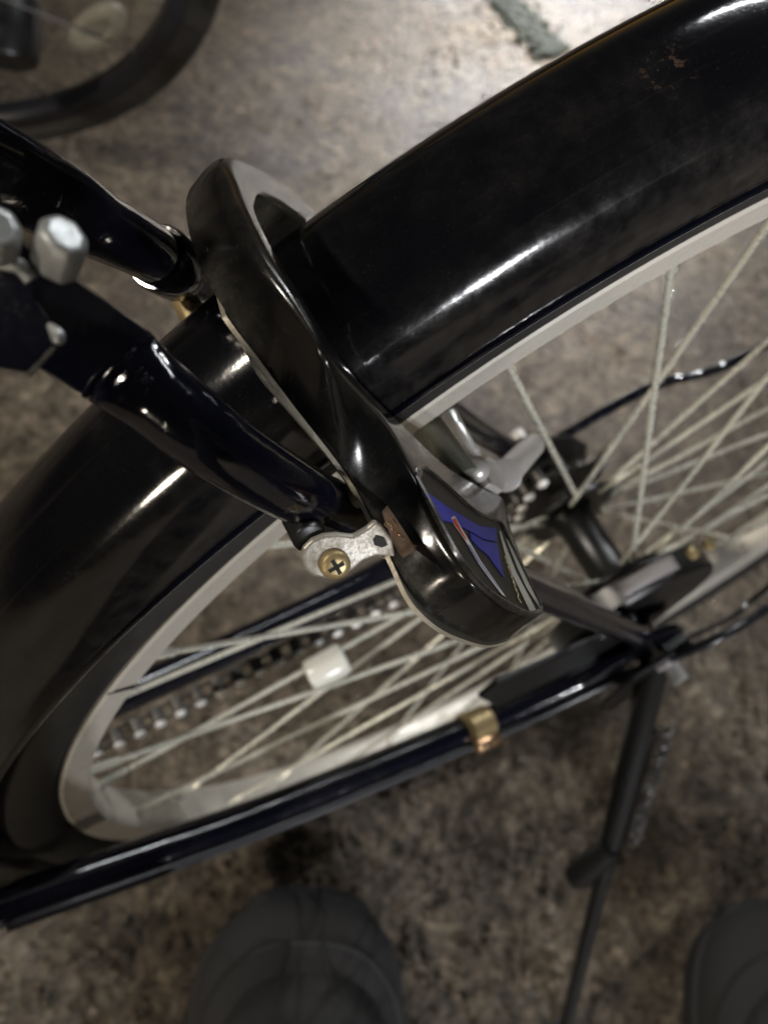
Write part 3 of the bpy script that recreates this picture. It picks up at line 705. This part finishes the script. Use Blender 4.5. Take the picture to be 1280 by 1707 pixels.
# ------------------------------------------------------------------ the person behind the camera: shoes and trouser legs
man = thing('person', (-.27, -.28, 0), 'person in black trousers and charcoal trainers standing before the wheel', 'person')
def shoe(toe, back, wid, flip):
    ax = (toe - back); ax.z = 0; ax.normalize(); sd = Vector((-ax.y, ax.x, 0)); Ln = .285; o = Vector((toe.x, toe.y, 0))
    # along from toe: (distance, half width, height, sideways shift)
    S = [(.000, .18, .024, 0), (.004, .38, .034, 0), (.012, .60, .044, .0), (.026, .80, .052, .001), (.045, .93, .058, .002), (.070, 1.0, .064, .003), (.105, .99, .074, .002), (.15, .86, .092, 0), (.19, .72, .105, -.002), (.235, .68, .108, -.002), (.265, .62, .100, 0), (.28, .45, .085, 0), (Ln, .2, .07, 0)]
    pts = cat_rom([Vector(s[:3]) for s in S], 4); sh = cat_rom([Vector((s[3], 0, 0)) for s in S], 4)
    def ring(p, q, lo=.014, grow=0.0):
        r = []; hw = p.y * wid
        for k in range(20):
            a = math.pi * k / 19; cx, sx = math.cos(a), math.sin(a)
            r.append(o - ax * p.x + sd * (math.copysign(abs(cx) ** .75, cx) * (hw + grow) + q.x * flip) + Vector((0, 0, lo + (p.z - lo + grow) * abs(sx) ** .8)))
        return r
    rings = [ring(p, q) for p, q in zip(pts, sh)]
    m = MB(); m.rings(rings); sho = m.build('shoe', M_cloth, man, angle=70)
    m = MB(); m.rings([[o - ax * (p.x - .004 * (1 if i < 8 else -1)) + sd * (c * (p.y * wid + .004) + q.x * flip) + Vector((0, 0, z)) for c, z in ((1, .002), (1.0, .018), (.9, .021), (-.9, .021), (-1.0, .018), (-1, .002))] for i, (p, q) in enumerate(zip(pts, sh))]); m.build('sole', M_tongue, sho)
    def on(dist, a):     # a point on the upper
        i = min(range(len(pts)), key=lambda i: abs(pts[i].x - dist)); p = pts[i]; q = sh[i]
        cx, sx = math.cos(a), math.sin(a)
        return o - ax * dist + sd * (math.copysign(abs(cx) ** .75, cx) * (p.y * wid) + q.x * flip) + Vector((0, 0, .014 + (p.z - .014) * abs(sx) ** .8))
    def seam(f): MB().tube([f(t / 24) for t in range(25)], .0019, 6).build('seam', M_seam, sho)
    seam(lambda t: on(.040 + .060 * abs(2 * t - 1) ** 2.2, math.pi * (.10 + .80 * t)))
    seam(lambda t: on(.004 + .036 * t, math.pi * (.50 + .02 * math.sin(t * 3))))
    seam(lambda t: on(.040 + .06 * t, math.pi * (.52 + .05 * t)))
    seam(lambda t: on(.040 + .06 * t, math.pi * (.45 - .02 * t)))
    # darker vamp behind a second arc
    vr = []
    for t in range(25):
        u = t / 24; vr.append([on(min(.060 + .050 * abs(2 * u - 1) ** 2 + d, .2), math.pi * (.2 + .6 * u)) + Vector((0, 0, .0022)) for d in (0, .02, .05, .08, .10)])
    m = MB(); m.rings(vr, False, False); vo = m.build('vamp', M_tongue, sho); vo.modifiers.new('s', 'SOLIDIFY').thickness = .002
    for sgn in (1, -1):
        for d in (.108, .130, .152):
            c = on(d, math.pi * (.5 + .16 * sgn)) + Vector((0, 0, .0035)); MB().ball(c, .0032, 10, 6, (1, 1, .6)).build('eyelet', M_eyelet, sho)
    return o - ax * .215
zt = .035
t1, k1 = uz(516, 1486, .02), uz(508, 1707, .03)
an1 = shoe(t1, k1, .074, 1)
t2 = uz(1300, 1512, .02); k2 = uz(1330, 1760, .03)
an2 = shoe(t2, k2, .078, -1)
def legs():
    me = bpy.data.meshes.new('trousers'); bm = bmesh.new()
    hips = Vector(((an1.x + an2.x) / 2 - .05, (an1.y + an2.y) / 2 - .22, 1.03)); V = {}
    def vert(n, p): V[n] = bm.verts.new(p)
    vert('hip', hips); vert('waist', hips + Vector((0, -.02, .16)))
    for n, an, s in (('a', an1, -1), ('b', an2, 1)):
        sx = .085 * s
        vert('h' + n, hips + Vector((sx, .0, -.06))); vert('k' + n, Vector((an.x + .07 * s, an.y - .07, .50))); vert('c' + n, Vector((an.x, an.y - .035, .25))); vert('f' + n, Vector((an.x, an.y, .085)))
    rad = {'hip': .14, 'waist': .15}
    for n in 'ab': rad.update({'h' + n: .095, 'k' + n: .068, 'c' + n: .066, 'f' + n: .058})
    bm.verts.index_update()
    for e in (('hip', 'waist'), ('hip', 'ha'), ('hip', 'hb'), ('ha', 'ka'), ('ka', 'ca'), ('ca', 'fa'), ('hb', 'kb'), ('kb', 'cb'), ('cb', 'fb')): bm.edges.new((V[e[0]], V[e[1]]))
    idx = {n: v.index for n, v in V.items()}; bm.to_mesh(me); bm.free()
    o = bpy.data.objects.new('trousers', me); sc.collection.objects.link(o); me.materials.append(M_trouser)
    sk = o.modifiers.new('skin', 'SKIN'); o.modifiers.new('sub', 'SUBSURF').levels = 2; o.modifiers['sub'].render_levels = 2
    for n, i in idx.items():
        sv = me.skin_vertices[0].data[i]; sv.radius = (rad[n],) * 2; sv.use_root = (n == 'hip')
    put(o, man)
legs()
